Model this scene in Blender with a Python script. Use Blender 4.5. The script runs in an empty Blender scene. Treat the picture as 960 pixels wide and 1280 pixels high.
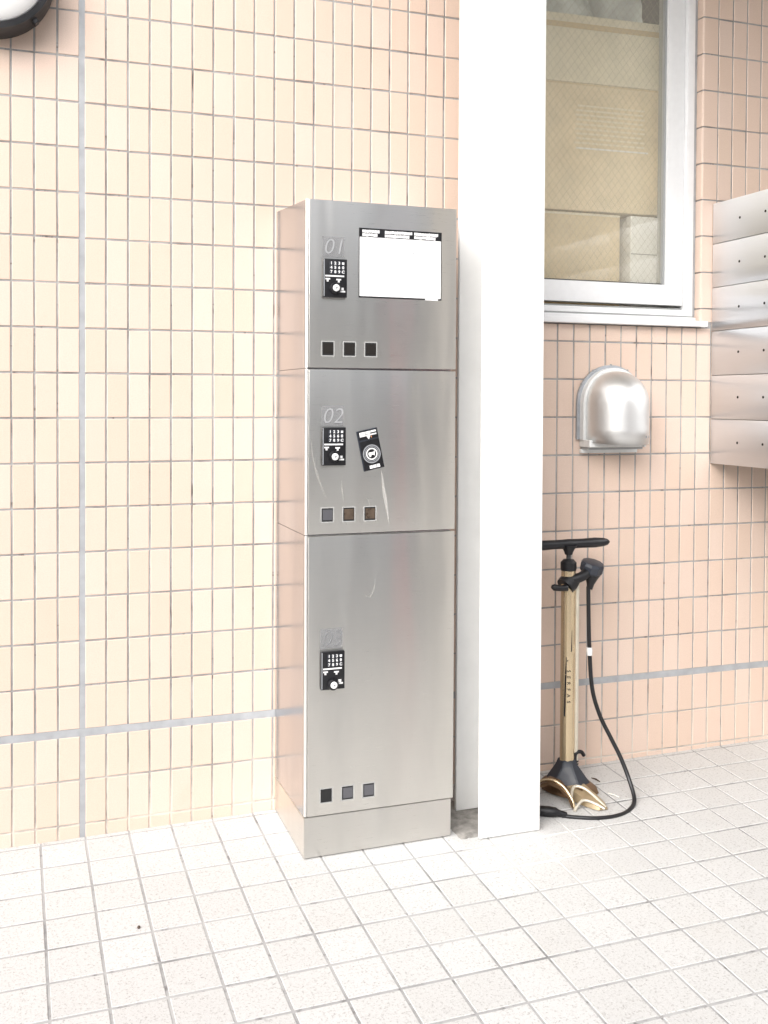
import bpy, bmesh, math, random
from mathutils import Vector, Matrix, Euler
R = math.radians
rnd = random.Random(7)
scene = bpy.context.scene
COL = scene.collection

# ------------------------------------------------------------------ camera
F_PX, SX, SY = 1258.58, -24.0, -115.7          # focal length and principal point offset in 960x1280 pixels
CAM = Vector((-0.1412, -2.3293, 0.988))
CROT = Euler((1.5506, -0.0047, -0.3341), 'XYZ')
cd = bpy.data.cameras.new('camera')
cam = bpy.data.objects.new('camera', cd); COL.objects.link(cam)
cam.location = CAM; cam.rotation_euler = CROT
cd.sensor_fit = 'AUTO'; cd.sensor_width = 36.0
cd.lens = F_PX / 1280.0 * 36.0
cd.shift_x = -SX / 1280.0; cd.shift_y = SY / 1280.0
cd.clip_start = 0.05; cd.clip_end = 2000
scene.camera = cam

# ------------------------------------------------------------------ sky, sun, exposure
SUN_ELEV, SUN_AZ = R(30), R(227)                # azimuth clockwise from +Y (the wall's far side)
w = bpy.data.worlds.new('World'); scene.world = w; w.use_nodes = True
nt = w.node_tree; bg = nt.nodes['Background']
sky = nt.nodes.new('ShaderNodeTexSky'); sky.sky_type = 'NISHITA'; sky.sun_disc = False
sky.sun_elevation = SUN_ELEV; sky.sun_rotation = SUN_AZ
sky.air_density = 0.85; sky.dust_density = 2.6; sky.ozone_density = 1.0
hs = nt.nodes.new('ShaderNodeHueSaturation'); hs.inputs['Saturation'].default_value = 0.30   # overcast: the blue is veiled
nt.links.new(sky.outputs[0], hs.inputs['Color']); nt.links.new(hs.outputs[0], bg.inputs[0]); bg.inputs[1].default_value = 0.125
sd = bpy.data.lights.new('sun', 'SUN'); sd.energy = 1.5; sd.angle = R(75); sd.color = (1.0, 0.985, 0.965)
sun = bpy.data.objects.new('sun', sd); COL.objects.link(sun)
sdir = Vector((math.sin(SUN_AZ) * math.cos(SUN_ELEV), math.cos(SUN_AZ) * math.cos(SUN_ELEV), math.sin(SUN_ELEV)))
sun.rotation_euler = sdir.to_track_quat('Z', 'Y').to_euler(); sun.location = sdir * 20
vs = scene.view_settings
vs.view_transform = 'Standard'; vs.look = 'None'; vs.gamma = 1.0; vs.use_curve_mapping = False
vs.exposure = 1.41
scene.cycles.max_bounces = 10; scene.cycles.glossy_bounces = 6; scene.cycles.transparent_max_bounces = 12

# ------------------------------------------------------------------ projection helpers (only to choose which tiles are single objects)
CM = CROT.to_matrix(); CMT = CM.transposed()
def project(p):
    q = CMT @ (Vector(p) - CAM)
    return (480 + SX + F_PX * q.x / -q.z, 640 + SY - F_PX * q.y / -q.z)
TA, TB = 0.011, 0.045                           # the paving falls towards the street
def fz(x, y): return TA * x + TB * y

# ------------------------------------------------------------------ node materials
MATS = {}
def new_mat(name):
    m = bpy.data.materials.new(name); m.use_nodes = True; MATS[name] = m
    return m, m.node_tree, m.node_tree.nodes['Principled BSDF']
def N(t, kind, **kw):
    n = t.nodes.new('ShaderNode' + kind)
    for k, v in kw.items(): setattr(n, k, v)
    return n
def setin(n, **kw):
    for k, v in kw.items(): n.inputs[k.replace('_', ' ')].default_value = v
def coords(t, scale=(1, 1, 1), which='Object', loc=(0, 0, 0)):
    tc = N(t, 'TexCoord'); mp = N(t, 'Mapping')
    mp.inputs['Scale'].default_value = scale; mp.inputs['Location'].default_value = loc
    t.links.new(tc.outputs[which], mp.inputs[0]); return mp.outputs[0]
def world_pos(t, scale=(1, 1, 1)):
    g = N(t, 'NewGeometry'); mp = N(t, 'Mapping'); mp.inputs['Scale'].default_value = scale
    t.links.new(g.outputs['Position'], mp.inputs[0]); return mp.outputs[0]
def noise(t, vec, scale, detail=3, rough=0.55):
    n = N(t, 'TexNoise'); n.inputs['Scale'].default_value = scale
    n.inputs['Detail'].default_value = detail; n.inputs['Roughness'].default_value = rough
    t.links.new(vec, n.inputs['Vector']); return n.outputs['Fac']
def ramp(t, fac, stops):
    r = N(t, 'ValToRGB'); e = r.color_ramp.elements
    e[0].position, e[0].color = stops[0][0], (*stops[0][1], 1)
    e[1].position, e[1].color = stops[1][0], (*stops[1][1], 1)
    for p, c in stops[2:]:
        x = e.new(p); x.color = (*c, 1)
    t.links.new(fac, r.inputs[0]); return r.outputs[0]
def framp(t, fac, stops): return ramp(t, fac, [(p, (v, v, v)) for p, v in stops])
def mix(t, a, b, fac, mode='MIX'):
    m = N(t, 'Mix'); m.data_type = 'RGBA'; m.blend_type = mode
    if isinstance(fac, (int, float)): m.inputs[0].default_value = fac
    else: t.links.new(fac, m.inputs[0])
    for sock, v in ((m.inputs[6], a), (m.inputs[7], b)):
        if isinstance(v, tuple): sock.default_value = (*v, 1)
        else: t.links.new(v, sock)
    return m.outputs[2]
def bump(t, bsdf, height, strength, dist=0.001):
    b = N(t, 'Bump'); b.inputs['Strength'].default_value = strength; b.inputs['Distance'].default_value = dist
    t.links.new(height, b.inputs['Height']); t.links.new(b.outputs[0], bsdf.inputs['Normal']); return b
def math_node(t, op, a, b=None):
    m = N(t, 'Math'); m.operation = op
    for i, v in enumerate((a, b)):
        if v is None: continue
        if isinstance(v, (int, float)): m.inputs[i].default_value = v
        else: t.links.new(v, m.inputs[i])
    return m.outputs[0]
def piece_random(t):
    oi = N(t, 'ObjectInfo'); g = N(t, 'NewGeometry')
    s = math_node(t, 'ADD', oi.outputs['Random'], g.outputs['Random Per Island'])
    return math_node(t, 'FRACT', s)
def plain(name, col, rough=0.5, metal=0.0, spec=0.5, var=0.0, nscale=60, bumps=0.0):
    m, t, b = new_mat(name)
    setin(b, Base_Color=(*col, 1), Roughness=rough, Metallic=metal); b.inputs['Specular IOR Level'].default_value = spec
    if var:
        f = noise(t, coords(t), nscale, 4)
        c = ramp(t, f, [(0.3, tuple(x * (1 - var) for x in col)), (0.7, tuple(min(1, x * (1 + var)) for x in col))])
        t.links.new(c, b.inputs['Base Color'])
        t.links.new(framp(t, f, [(0.3, max(0, rough - 0.06)), (0.7, min(1, rough + 0.08))]), b.inputs['Roughness'])
        if bumps: bump(t, b, f, bumps)
    return m

def mat_wall_tile():
    m, t, b = new_mat('beige_wall_tile')
    pr = piece_random(t)
    c = ramp(t, pr, [(0.0, (0.665, 0.515, 0.42)), (1.0, (0.70, 0.56, 0.475)), (0.35, (0.69, 0.533, 0.438)), (0.7, (0.68, 0.535, 0.45))])
    p = world_pos(t)
    sp = noise(t, p, 420, 3, 0.7)
    c = mix(t, c, ramp(t, sp, [(0.35, (0.92, 0.91, 0.90)), (0.62, (1.0, 1.0, 1.0))]), 1.0, 'MULTIPLY')
    st = noise(t, world_pos(t, (1, 1, 0.6)), 7, 5, 0.6)
    c = mix(t, c, (0.52, 0.40, 0.30), framp(t, st, [(0.62, 0.0), (0.8, 0.30)]))
    t.links.new(c, b.inputs['Base Color'])
    t.links.new(framp(t, sp, [(0.3, 0.36), (0.7, 0.52)]), b.inputs['Roughness'])
    bump(t, b, noise(t, p, 300, 2), 0.12, 0.0006)
    return m
def mat_wall_grout():
    m, t, b = new_mat('wall_grout')
    f = noise(t, world_pos(t, (1, 1, 1)), 9, 6, 0.65)
    c = ramp(t, f, [(0.30, (0.17, 0.163, 0.158)), (0.70, (0.43, 0.425, 0.42)), (0.42, (0.28, 0.273, 0.268)), (0.52, (0.34, 0.333, 0.328))])
    # dirt that ran along single joints
    f2 = noise(t, world_pos(t, (14, 1, 3)), 2.4, 3, 0.7)
    c = mix(t, c, (0.07, 0.055, 0.05), framp(t, f2, [(0.60, 0.0), (0.70, 0.75)]))
    f3 = noise(t, world_pos(t, (2, 1, 14)), 2.7, 3, 0.7)
    c = mix(t, c, (0.08, 0.06, 0.05), framp(t, f3, [(0.62, 0.0), (0.72, 0.7)]))
    # lime bloom near the floor
    g = N(t, 'NewGeometry'); sx = N(t, 'SeparateXYZ'); t.links.new(g.outputs['Position'], sx.inputs[0])
    low = framp(t, sx.outputs[2], [(0.02, 0.8), (0.20, 0.0)])
    c = mix(t, c, (0.72, 0.64, 0.55), math_node(t, 'MULTIPLY', low, framp(t, f, [(0.35, 0.25), (0.6, 1.0)])))
    t.links.new(c, b.inputs['Base Color']); setin(b, Roughness=0.9)
    bump(t, b, noise(t, world_pos(t), 260, 3), 0.5, 0.001)
    return m
def mat_floor_tile():
    m, t, b = new_mat('granite_floor_tile')
    pr = piece_random(t)
    c = ramp(t, pr, [(0.0, (0.52, 0.515, 0.503)), (1.0, (0.56, 0.557, 0.548)), (0.5, (0.54, 0.536, 0.525))])
    p = world_pos(t)
    v = N(t, 'TexVoronoi'); v.inputs['Scale'].default_value = 330; t.links.new(p, v.inputs['Vector'])
    sp = noise(t, p, 210, 4, 0.8)
    c = mix(t, c, (0.27, 0.255, 0.24), framp(t, sp, [(0.535, 0.0), (0.66, 0.85)]))
    c = mix(t, c, (0.72, 0.71, 0.70), framp(t, v.outputs['Distance'], [(0.10, 0.7), (0.26, 0.0)]))
    st = noise(t, p, 5, 5, 0.6)
    c = mix(t, c, (0.50, 0.47, 0.42), framp(t, st, [(0.55, 0.0), (0.8, 0.22)]))
    t.links.new(c, b.inputs['Base Color']); setin(b, Roughness=0.62); b.inputs['Specular IOR Level'].default_value = 0.35
    bump(t, b, sp, 0.35, 0.0012)
    return m
def mat_floor_grout():
    m, t, b = new_mat('floor_grout')
    p = world_pos(t)
    f = noise(t, p, 6, 6, 0.65)
    c = ramp(t, f, [(0.33, (0.20, 0.198, 0.197)), (0.66, (0.44, 0.435, 0.43)), (0.45, (0.34, 0.337, 0.334))])
    f2 = noise(t, p, 45, 3)
    c = mix(t, c, (0.12, 0.11, 0.11), framp(t, f2, [(0.58, 0.0), (0.72, 0.7)]))
    # white lime bloom round the column foot
    g = N(t, 'NewGeometry'); d = N(t, 'VectorMath'); d.operation = 'DISTANCE'; d.inputs[1].default_value = (0.98, -0.36, 0.0)
    t.links.new(g.outputs['Position'], d.inputs[0])
    bl = math_node(t, 'MULTIPLY', framp(t, d.outputs['Value'], [(0.06, 0.9), (0.22, 0.0)]), framp(t, f, [(0.3, 0.3), (0.5, 1.0)]))
    c = mix(t, c, (0.66, 0.645, 0.62), bl)
    t.links.new(c, b.inputs['Base Color']); setin(b, Roughness=0.95)
    bump(t, b, f2, 0.6, 0.0015)
    return m
def mat_steel(name, col, rough, aniso=0.0, grain=(1, 1, 260), gs=0.06, wave=0.0, wscale=(5, 5, 1.1), smear=0.0, along=(0, 0, 1)):
    m, t, b = new_mat(name)
    setin(b, Base_Color=(*col, 1), Metallic=1.0, Roughness=rough)
    p = coords(t, grain); f = noise(t, p, 6, 4, 0.7)
    rr = framp(t, f, [(0.3, max(0.02, rough - gs)), (0.7, rough + gs)])
    sm = noise(t, coords(t, (6, 6, 1.3)), 2.2, 5, 0.6)
    if smear:
        rr = math_node(t, 'ADD', rr, framp(t, sm, [(0.45, 0.0), (0.75, smear)]))
    t.links.new(rr, b.inputs['Roughness'])
    c = ramp(t, f, [(0.25, tuple(x * 0.975 for x in col)), (0.75, tuple(min(1, x * 1.02) for x in col))])
    if smear: c = mix(t, c, tuple(x * 0.9 for x in col), framp(t, sm, [(0.5, 0.0), (0.8, 0.5)]))
    t.links.new(c, b.inputs['Base Color'])
    if aniso:
        b.inputs['Anisotropic'].default_value = aniso
        tg = N(t, 'CombineXYZ')
        for q in range(3): tg.inputs[q].default_value = along[q]
        t.links.new(tg.outputs[0], b.inputs['Tangent'])
    if wave:
        b1 = N(t, 'Bump'); b1.inputs['Strength'].default_value = 1.0; b1.inputs['Distance'].default_value = wave
        t.links.new(noise(t, coords(t, wscale), 1.0, 2, 0.4), b1.inputs['Height'])
        b2 = N(t, 'Bump'); b2.inputs['Strength'].default_value = 0.01; b2.inputs['Distance'].default_value = 0.0003
        t.links.new(f, b2.inputs['Height']); t.links.new(b1.outputs[0], b2.inputs['Normal'])
        t.links.new(b2.outputs[0], b.inputs['Normal'])
    return m
def mat_glass(name):
    m, t, b = new_mat(name)
    t.nodes.remove(b); out = t.nodes['Material Output']
    fr = N(t, 'Fresnel'); fr.inputs['IOR'].default_value = 1.5
    tr = N(t, 'BsdfTransparent'); tr.inputs[0].default_value = (0.97, 0.97, 0.94, 1)
    gl = N(t, 'BsdfGlossy'); gl.inputs['Roughness'].default_value = 0.015
    mx = N(t, 'MixShader'); ge = N(t, 'NewGeometry'); t.links.new(math_node(t, 'MULTIPLY', fr.outputs[0], math_node(t, 'SUBTRACT', 1.0, ge.outputs['Backfacing'])), mx.inputs[0]); t.links.new(tr.outputs[0], mx.inputs[1]); t.links.new(gl.outputs[0], mx.inputs[2])
    df = N(t, 'BsdfDiffuse'); df.inputs[0].default_value = (0.86, 0.81, 0.70, 1)  # diffuse veil painted as haze, in place of stronger glass reflections
    dn = framp(t, noise(t, coords(t, (1, 1, 0.5)), 6, 4), [(0.3, 0.18), (0.7, 0.28)])
    m2 = N(t, 'MixShader'); t.links.new(math_node(t, 'MULTIPLY', dn, math_node(t, 'SUBTRACT', 1.0, ge.outputs['Backfacing'])), m2.inputs[0])
    t.links.new(mx.outputs[0], m2.inputs[1]); t.links.new(df.outputs[0], m2.inputs[2])
    t.links.new(m2.outputs[0], out.inputs[0])
    return m
def mat_cardboard(name, col):
    m, t, b = new_mat(name)
    f = noise(t, coords(t, (1, 1, 1)), 14, 6, 0.6)
    c = ramp(t, f, [(0.3, tuple(x * 0.88 for x in col)), (0.7, tuple(min(1, x * 1.08) for x in col))])
    wv = N(t, 'TexWave'); wv.bands_direction = 'X'; wv.inputs['Scale'].default_value = 55; wv.inputs['Distortion'].default_value = 0.6
    t.links.new(coords(t), wv.inputs['Vector'])
    c = mix(t, c, tuple(x * 0.9 for x in col), math_node(t, 'MULTIPLY', wv.outputs['Fac'], 0.25))
    t.links.new(c, b.inputs['Base Color']); setin(b, Roughness=0.85)
    return m

mat_wall_tile(); mat_wall_grout(); mat_floor_tile(); mat_floor_grout()
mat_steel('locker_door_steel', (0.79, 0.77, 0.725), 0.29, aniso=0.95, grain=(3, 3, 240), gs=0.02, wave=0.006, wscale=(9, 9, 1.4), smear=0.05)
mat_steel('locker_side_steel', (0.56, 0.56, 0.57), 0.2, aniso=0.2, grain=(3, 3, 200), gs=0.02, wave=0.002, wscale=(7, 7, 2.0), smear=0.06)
mat_steel('mailbox_steel', (0.72, 0.73, 0.75), 0.32, along=(0, 1, 0), aniso=0.9, grain=(3, 3, 160), gs=0.015, wave=0.0004, wscale=(5, 5, 5), smear=0.0)
mat_steel('vent_aluminium', (0.80, 0.80, 0.79), 0.46, grain=(40, 40, 40), gs=0.025, smear=0.04)
plain('vent_flange_grey', (0.42, 0.44, 0.47), 0.45, 0.6, var=0.12)
plain('vent_rim_white', (0.74, 0.75, 0.74), 0.4, 0.2, var=0.06)
plain('column_paint', (0.82, 0.82, 0.81), 0.42, var=0.025, nscale=18, bumps=0.05)
plain('sealant', (0.36, 0.37, 0.385), 0.6, var=0.16, nscale=22, bumps=0.3)
plain('black_plastic', (0.007, 0.007, 0.009), 0.42, var=0.2, nscale=80)
plain('gun_plastic', (0.028, 0.033, 0.045), 0.42, var=0.2, nscale=60)
plain('black_rubber', (0.014, 0.014, 0.016), 0.33)
plain('white_print', (0.80, 0.80, 0.80), 0.5)
plain('paper_white', (0.86, 0.86, 0.86), 0.55, var=0.02, nscale=12)
plain('grey_print', (0.44, 0.445, 0.455), 0.5); MATS['grey_print'].node_tree.nodes['Principled BSDF'].inputs['Alpha'].default_value = 0.8
plain('scuff_pale', (0.80, 0.79, 0.76), 0.5, 0.5); MATS['scuff_pale'].node_tree.nodes['Principled BSDF'].inputs['Alpha'].default_value = 0.55  # streak tones painted for reflections in the door steel
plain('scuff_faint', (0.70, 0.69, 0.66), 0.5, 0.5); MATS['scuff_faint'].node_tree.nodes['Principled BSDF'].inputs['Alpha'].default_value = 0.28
plain('rim_pale', (0.40, 0.40, 0.39), 0.4)
plain('bright_edge', (0.86, 0.85, 0.83), 0.38, 1.0)
plain('pale_plate', (0.33, 0.335, 0.345), 0.5); MATS['pale_plate'].node_tree.nodes['Principled BSDF'].inputs['Alpha'].default_value = 0.40
plain('grey_plastic', (0.30, 0.31, 0.33), 0.4)
plain('orange_print', (0.75, 0.30, 0.12), 0.5)
plain('dark_void', (0.012, 0.012, 0.013), 0.7)
plain('smoked_acrylic', (0.025, 0.022, 0.02), 0.12)
plain('peep_grey', (0.10, 0.10, 0.11), 0.25)
plain('peep_brown', (0.085, 0.062, 0.045), 0.3, var=0.4, nscale=70)
plain('chrome', (0.75, 0.75, 0.74), 0.18, 1.0)
plain('gold_paint', (0.74, 0.60, 0.40), 0.27, 0.82)
plain('gold_pale', (0.74, 0.69, 0.58), 0.35, 0.55, var=0.06)
plain('bronze_paint', (0.20, 0.125, 0.07), 0.35, 0.6, var=0.1)
plain('bronze_pale', (0.42, 0.33, 0.21), 0.4, 0.5, var=0.1)
plain('window_white', (0.80, 0.805, 0.81), 0.35, 0.0, var=0.02)
plain('window_aluminium', (0.62, 0.64, 0.66), 0.3, 0.7, var=0.05)
plain('gasket_dark', (0.04, 0.042, 0.045), 0.5)
plain('gasket_grey', (0.33, 0.34, 0.34), 0.5)
plain('mesh_wire', (0.40, 0.38, 0.32), 0.4, 0.7)
plain('lamp_black', (0.018, 0.018, 0.02), 0.4, var=0.2)
plain('lamp_diffuser', (0.86, 0.86, 0.85), 0.25)
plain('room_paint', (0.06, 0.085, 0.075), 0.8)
plain('bag_plastic', (0.62, 0.67, 0.69), 0.25, var=0.25, nscale=9)
plain('tape_brown', (0.66, 0.52, 0.33), 0.35)
plain('mortar', (0.27, 0.255, 0.235), 0.95, var=0.35, nscale=45, bumps=0.6)
plain('soffit_board', (0.55, 0.50, 0.42), 0.55, var=0.05)
plain('concrete', (0.34, 0.33, 0.32), 0.9, var=0.12, nscale=6, bumps=0.3)
plain('asphalt', (0.17, 0.165, 0.155), 0.9, var=0.25, nscale=30, bumps=0.5)
plain('facade_grey', (0.52, 0.48, 0.42), 0.85, var=0.1, nscale=3)
plain('facade_window', (0.05, 0.06, 0.07), 0.1)
plain('red_paint', (0.62, 0.05, 0.06), 0.4)
plain('twig_brown', (0.08, 0.055, 0.04), 0.9)
plain('print_pale', (0.86, 0.79, 0.64), 0.7)
plain('straw_pale', (0.75, 0.72, 0.66), 0.8)
mat_glass('window_glass')
mat_cardboard('cardboard', (0.83, 0.70, 0.51))
mat_cardboard('cardboard_pale', (0.84, 0.78, 0.64))
mat_cardboard('cardboard_dark', (0.75, 0.61, 0.41))

# ------------------------------------------------------------------ mesh helpers
def mesh_from(bm, name, mat, smooth=False, angle=35):
    me = bpy.data.meshes.new(name)
    bmesh.ops.recalc_face_normals(bm, faces=bm.faces[:])
    bm.to_mesh(me); bm.free()
    me.materials.append(MATS[mat] if isinstance(mat, str) else mat)
    if smooth:
        me.shade_smooth(); me.set_sharp_from_angle(angle=R(angle))
    return me
def link(name, me, parent=None, loc=(0, 0, 0), rot=None):
    o = bpy.data.objects.new(name, me); COL.objects.link(o)
    o.location = loc
    if rot is not None: o.rotation_euler = rot
    if parent is not None: o.parent = parent
    return o
def obj(name, bm, mat, parent=None, smooth=False, loc=(0, 0, 0), rot=None, angle=35):
    return link(name, mesh_from(bm, name, mat, smooth, angle), parent, loc, rot)
def tag(o, label=None, cat=None, group=None, kind=None):
    if label: o['label'] = label
    if cat: o['category'] = cat
    if group: o['group'] = group
    if kind: o['kind'] = kind
    return o
def thing(name, label, cat, loc=(0, 0, 0), rot=None, group=None):
    o = bpy.data.objects.new(name, None); COL.objects.link(o); o.location = loc; o.empty_display_size = 0.1
    if rot is not None: o.rotation_euler = rot
    return tag(o, label, cat, group)
def BM(): return bmesh.new()
def box(bm, x0, x1, y0, y1, z0, z1, bev=0.0, seg=1):
    vs_ = [bm.verts.new(p) for p in ((x0, y0, z0), (x1, y0, z0), (x1, y1, z0), (x0, y1, z0), (x0, y0, z1), (x1, y0, z1), (x1, y1, z1), (x0, y1, z1))]
    fs = [bm.faces.new([vs_[i] for i in q]) for q in ((3, 2, 1, 0), (4, 5, 6, 7), (0, 1, 5, 4), (1, 2, 6, 5), (2, 3, 7, 6), (3, 0, 4, 7))]
    if bev:
        es = {e for f in fs for e in f.edges}
        bmesh.ops.bevel(bm, geom=list(es), offset=bev, segments=seg, affect='EDGES', profile=0.6)
    return bm
def frame_of(d):
    d = d.normalized(); u = Vector((0, 0, 1)) if abs(d.z) < 0.9 else Vector((1, 0, 0))
    a = d.cross(u).normalized(); return a, d.cross(a).normalized()
def tube(bm, pts, rad, n=12, cap=True, flat=None):
    """sweep of a round (or flattened: flat=(sx, sy)) section along points; rad number or list"""
    pts = [Vector(p) for p in pts]; rings = []
    a = None
    for i, p in enumerate(pts):
        d = (pts[min(i + 1, len(pts) - 1)] - pts[max(i - 1, 0)]).normalized()
        if a is None: a, b = frame_of(d)
        else:
            a = (a - d * a.dot(d)).normalized(); b = d.cross(a)
        r = rad[i] if isinstance(rad, (list, tuple)) else rad
        sx, sy = flat or (1, 1)
        rings.append([bm.verts.new(p + a * r * sx * math.cos(2 * math.pi * k / n) + b * r * sy * math.sin(2 * math.pi * k / n)) for k in range(n)])
    for r0, r1 in zip(rings, rings[1:]):
        for k in range(n): bm.faces.new((r0[k], r0[(k + 1) % n], r1[(k + 1) % n], r1[k]))
    if cap:
        bm.faces.new(rings[0][::-1]); bm.faces.new(rings[-1])
    return bm
def spline(ctrl, n=8):
    c = [Vector(p) for p in ctrl]; c = [c[0] * 2 - c[1]] + c + [c[-1] * 2 - c[-2]]; out = []
    for i in range(1, len(c) - 2):
        p0, p1, p2, p3 = c[i - 1:i + 3]
        for k in range(n):
            t = k / n
            out.append(0.5 * ((2 * p1) + (p2 - p0) * t + (2 * p0 - 5 * p1 + 4 * p2 - p3) * t * t + (3 * p1 - p0 - 3 * p2 + p3) * t ** 3))
    out.append(c[-2]); return out
def lathe(bm, prof, origin=(0, 0, 0), axis=(0, 0, 1), n=32):
    o = Vector(origin); d = Vector(axis).normalized(); a, b = frame_of(d); rings = []
    for r, h in prof:
        if r < 1e-6: rings.append([bm.verts.new(o + d * h)])
        else: rings.append([bm.verts.new(o + d * h + (a * math.cos(2 * math.pi * k / n) + b * math.sin(2 * math.pi * k / n)) * r) for k in range(n)])
    for r0, r1 in zip(rings, rings[1:]):
        for k in range(n):
            q = (r0[k % len(r0)], r0[(k + 1) % len(r0)], r1[(k + 1) % len(r1)], r1[k % len(r1)])
            q = list(dict.fromkeys(q))
            if len(q) >= 3: bm.faces.new(q)
    if len(rings[0]) > 2: bm.faces.new(rings[0][::-1])
    if len(rings[-1]) > 2: bm.faces.new(rings[-1])
    return bm
def prism(bm, pts, vec):
    """closed polygon pts extruded by vec"""
    v = Vector(vec); a = [bm.verts.new(p) for p in pts]; b = [bm.verts.new(Vector(p) + v) for p in pts]; n = len(a)
    bm.faces.new(a[::-1]); bm.faces.new(b)
    for i in range(n): bm.faces.new((a[i], a[(i + 1) % n], b[(i + 1) % n], b[i]))
    return bm
def arch(cx, cz, r, zb, y, n=24, rx=None):
    rx = rx or r
    return [(cx + rx, y, zb)] + [(cx + rx * math.cos(math.pi * k / n), y, cz + r * math.sin(math.pi * k / n)) for k in range(n + 1)] + [(cx - rx, y, zb)]
def text_mesh(name, body, size, mat, shear=0.0, align='CENTER', extrude=0.0003, space=1.0, bold=0.0):
    cu = bpy.data.curves.new(name, 'FONT'); cu.body = body; cu.size = size; cu.shear = shear
    cu.align_x = align; cu.align_y = 'CENTER'; cu.extrude = extrude; cu.space_character = space; cu.offset = bold
    cu.resolution_u = 3
    o = bpy.data.objects.new(name, cu); COL.objects.link(o)
    dg = bpy.context.evaluated_depsgraph_get(); dg.update()
    me = bpy.data.meshes.new_from_object(o.evaluated_get(dg)); me.name = name
    bpy.data.objects.remove(o); bpy.data.curves.remove(cu)
    me.materials.clear(); me.materials.append(MATS[mat]); return me
UP = (R(90), 0, 0)          # text standing upright, read from -Y

# ================================================================== GROUND
bm = BM(); box(bm, -150, 150, -150, 150, -0.30, -0.16)
tag(obj('ground', bm, 'asphalt'), 'worn pale asphalt ground of the street beyond the paving', kind='structure')

# ================================================================== PAVING
FP, FQ, FX0, FY0 = 0.0957, 0.1022, -0.0896, -0.0146
FROT = Euler((math.atan(TB), -math.atan(TA), 0), 'XYZ')
floor = bpy.data.objects.new('floor', None); COL.objects.link(floor)
tag(floor, 'pale speckled granite paving of small square tiles', kind='structure')
def floor_sheet(bm, x0, x1, y0, y1, top, bot):
    v = [bm.verts.new((x, y, fz(x, y) + h)) for h in (bot, top) for x, y in ((x0, y0), (x1, y0), (x1, y1), (x0, y1))]
    for q in ((3, 2, 1, 0), (4, 5, 6, 7), (0, 1, 5, 4), (1, 2, 6, 5), (2, 3, 7, 6), (3, 0, 4, 7)): bm.faces.new([v[i] for i in q])
bm = BM(); floor_sheet(bm, -2.4, 2.6, -3.1, 0.02, -0.0014, -0.05)
obj('grout_bed', bm, 'floor_grout', floor)
def tile_bm(w, h, d, bev):
    """a tile whose face is at z=0, centred, going down to -d"""
    b = BM(); hw, hh = w / 2, h / 2
    r = [[b.verts.new((sx * (hw - i), sy * (hh - i), z)) for sx, sy in ((-1, -1), (1, -1), (1, 1), (-1, 1))] for i, z in ((0, -d), (0, -bev), (bev, 0))]
    for a, c in zip(r, r[1:]):
        for k in range(4): b.faces.new((a[k], a[(k + 1) % 4], c[(k + 1) % 4], c[k]))
    b.faces.new(r[2]); return b
G, GP = 0.0047, 0.0066
ft_mesh = mesh_from(tile_bm(FP - G, FQ - GP, 0.010, 0.0012), 'floor_tile', 'granite_floor_tile')
ft_mesh.shade_flat()
cand = []
for i in range(-24, 28):
    for j in range(0, 30):
        x, y = FX0 + (i + 0.5) * FP, FY0 - (j - 0.5) * FQ
        if j == 0:
            y = (FY0 + 0.0) / 2 ; hh = max(0.0, 0.0 - FY0 - G)
            continue
        cand.append((x, y, i, j))
def visible_floor(x, y):
    u, v = project((x, y, fz(x, y)))
    if not (-40 < u < 1000 and v < 1320): return False
    if 0.47 < x < 0.76 and y > -0.22: return False
    return True
bmf = BM(); nt_single = 0
cand.sort(key=lambda c: (Vector((c[0], c[1], 0)) - CAM).length)
for x, y, i, j in cand:
    dz = rnd.uniform(-0.0004, 0.0004); tilt = (rnd.gauss(0, 0.0022), rnd.gauss(0, 0.0022))
    if x > 2.5: continue
    if visible_floor(x, y) and nt_single < 300:
        nt_single += 1
        link('tile', ft_mesh, floor, (x, y, fz(x, y) + dz), Euler((FROT.x + tilt[0], FROT.y + tilt[1], 0)))
    else:
        M = Matrix.Translation((x, y, fz(x, y) + dz)) @ Euler((FROT.x + tilt[0], FROT.y + tilt[1], 0)).to_matrix().to_4x4()
        b = tile_bm(FP - G, FQ - GP, 0.010, 0.0012); b.transform(M)
        me = bpy.data.meshes.new('tmp'); b.to_mesh(me); b.free(); bmf.from_mesh(me); bpy.data.meshes.remove(me)
tag(obj('tile_field', bmf, 'granite_floor_tile', floor), kind='stuff')
# narrow cut strip of paving against the wall
bm = BM()
for i in range(-24, 28):
    x0, x1 = FX0 + i * FP + G / 2, FX0 + (i + 1) * FP - G / 2
    floor_sheet(bm, x0, x1, FY0 + G / 2, -0.0005, -0.0006, -0.01)
tag(obj('cut_strip', bm, 'granite_floor_tile', floor), kind='stuff')

# ================================================================== TILED WALL
ZG, GW, VW, WP, RXO, J = 0.2361, 0.018, 0.013, 0.0483, 1.2978, 0.0042
WX0, WX1, WTOP = -1.6, 2.02, 2.70
WIN_X0, WIN_X1, WIN_Z0 = 0.965, 1.648, 1.189
wall = thing('tiled_wall', 'beige ceramic tiled wall with grey joints behind the steel locker', 'wall')
bm = BM()
GY = 0.0016
for a in ((WX0, WIN_X0, -0.2, WTOP), (WIN_X1 + 0.003, WX1, -0.2, WTOP), (WIN_X0, WIN_X1 + 0.003, -0.2, WIN_Z0 - 0.003), (WIN_X0, WIN_X1 + 0.003, 2.36, WTOP)):
    box(bm, a[0], a[1], GY, 0.16, a[2], a[3])
obj('grout_backing', bm, 'wall_grout', wall)
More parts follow.
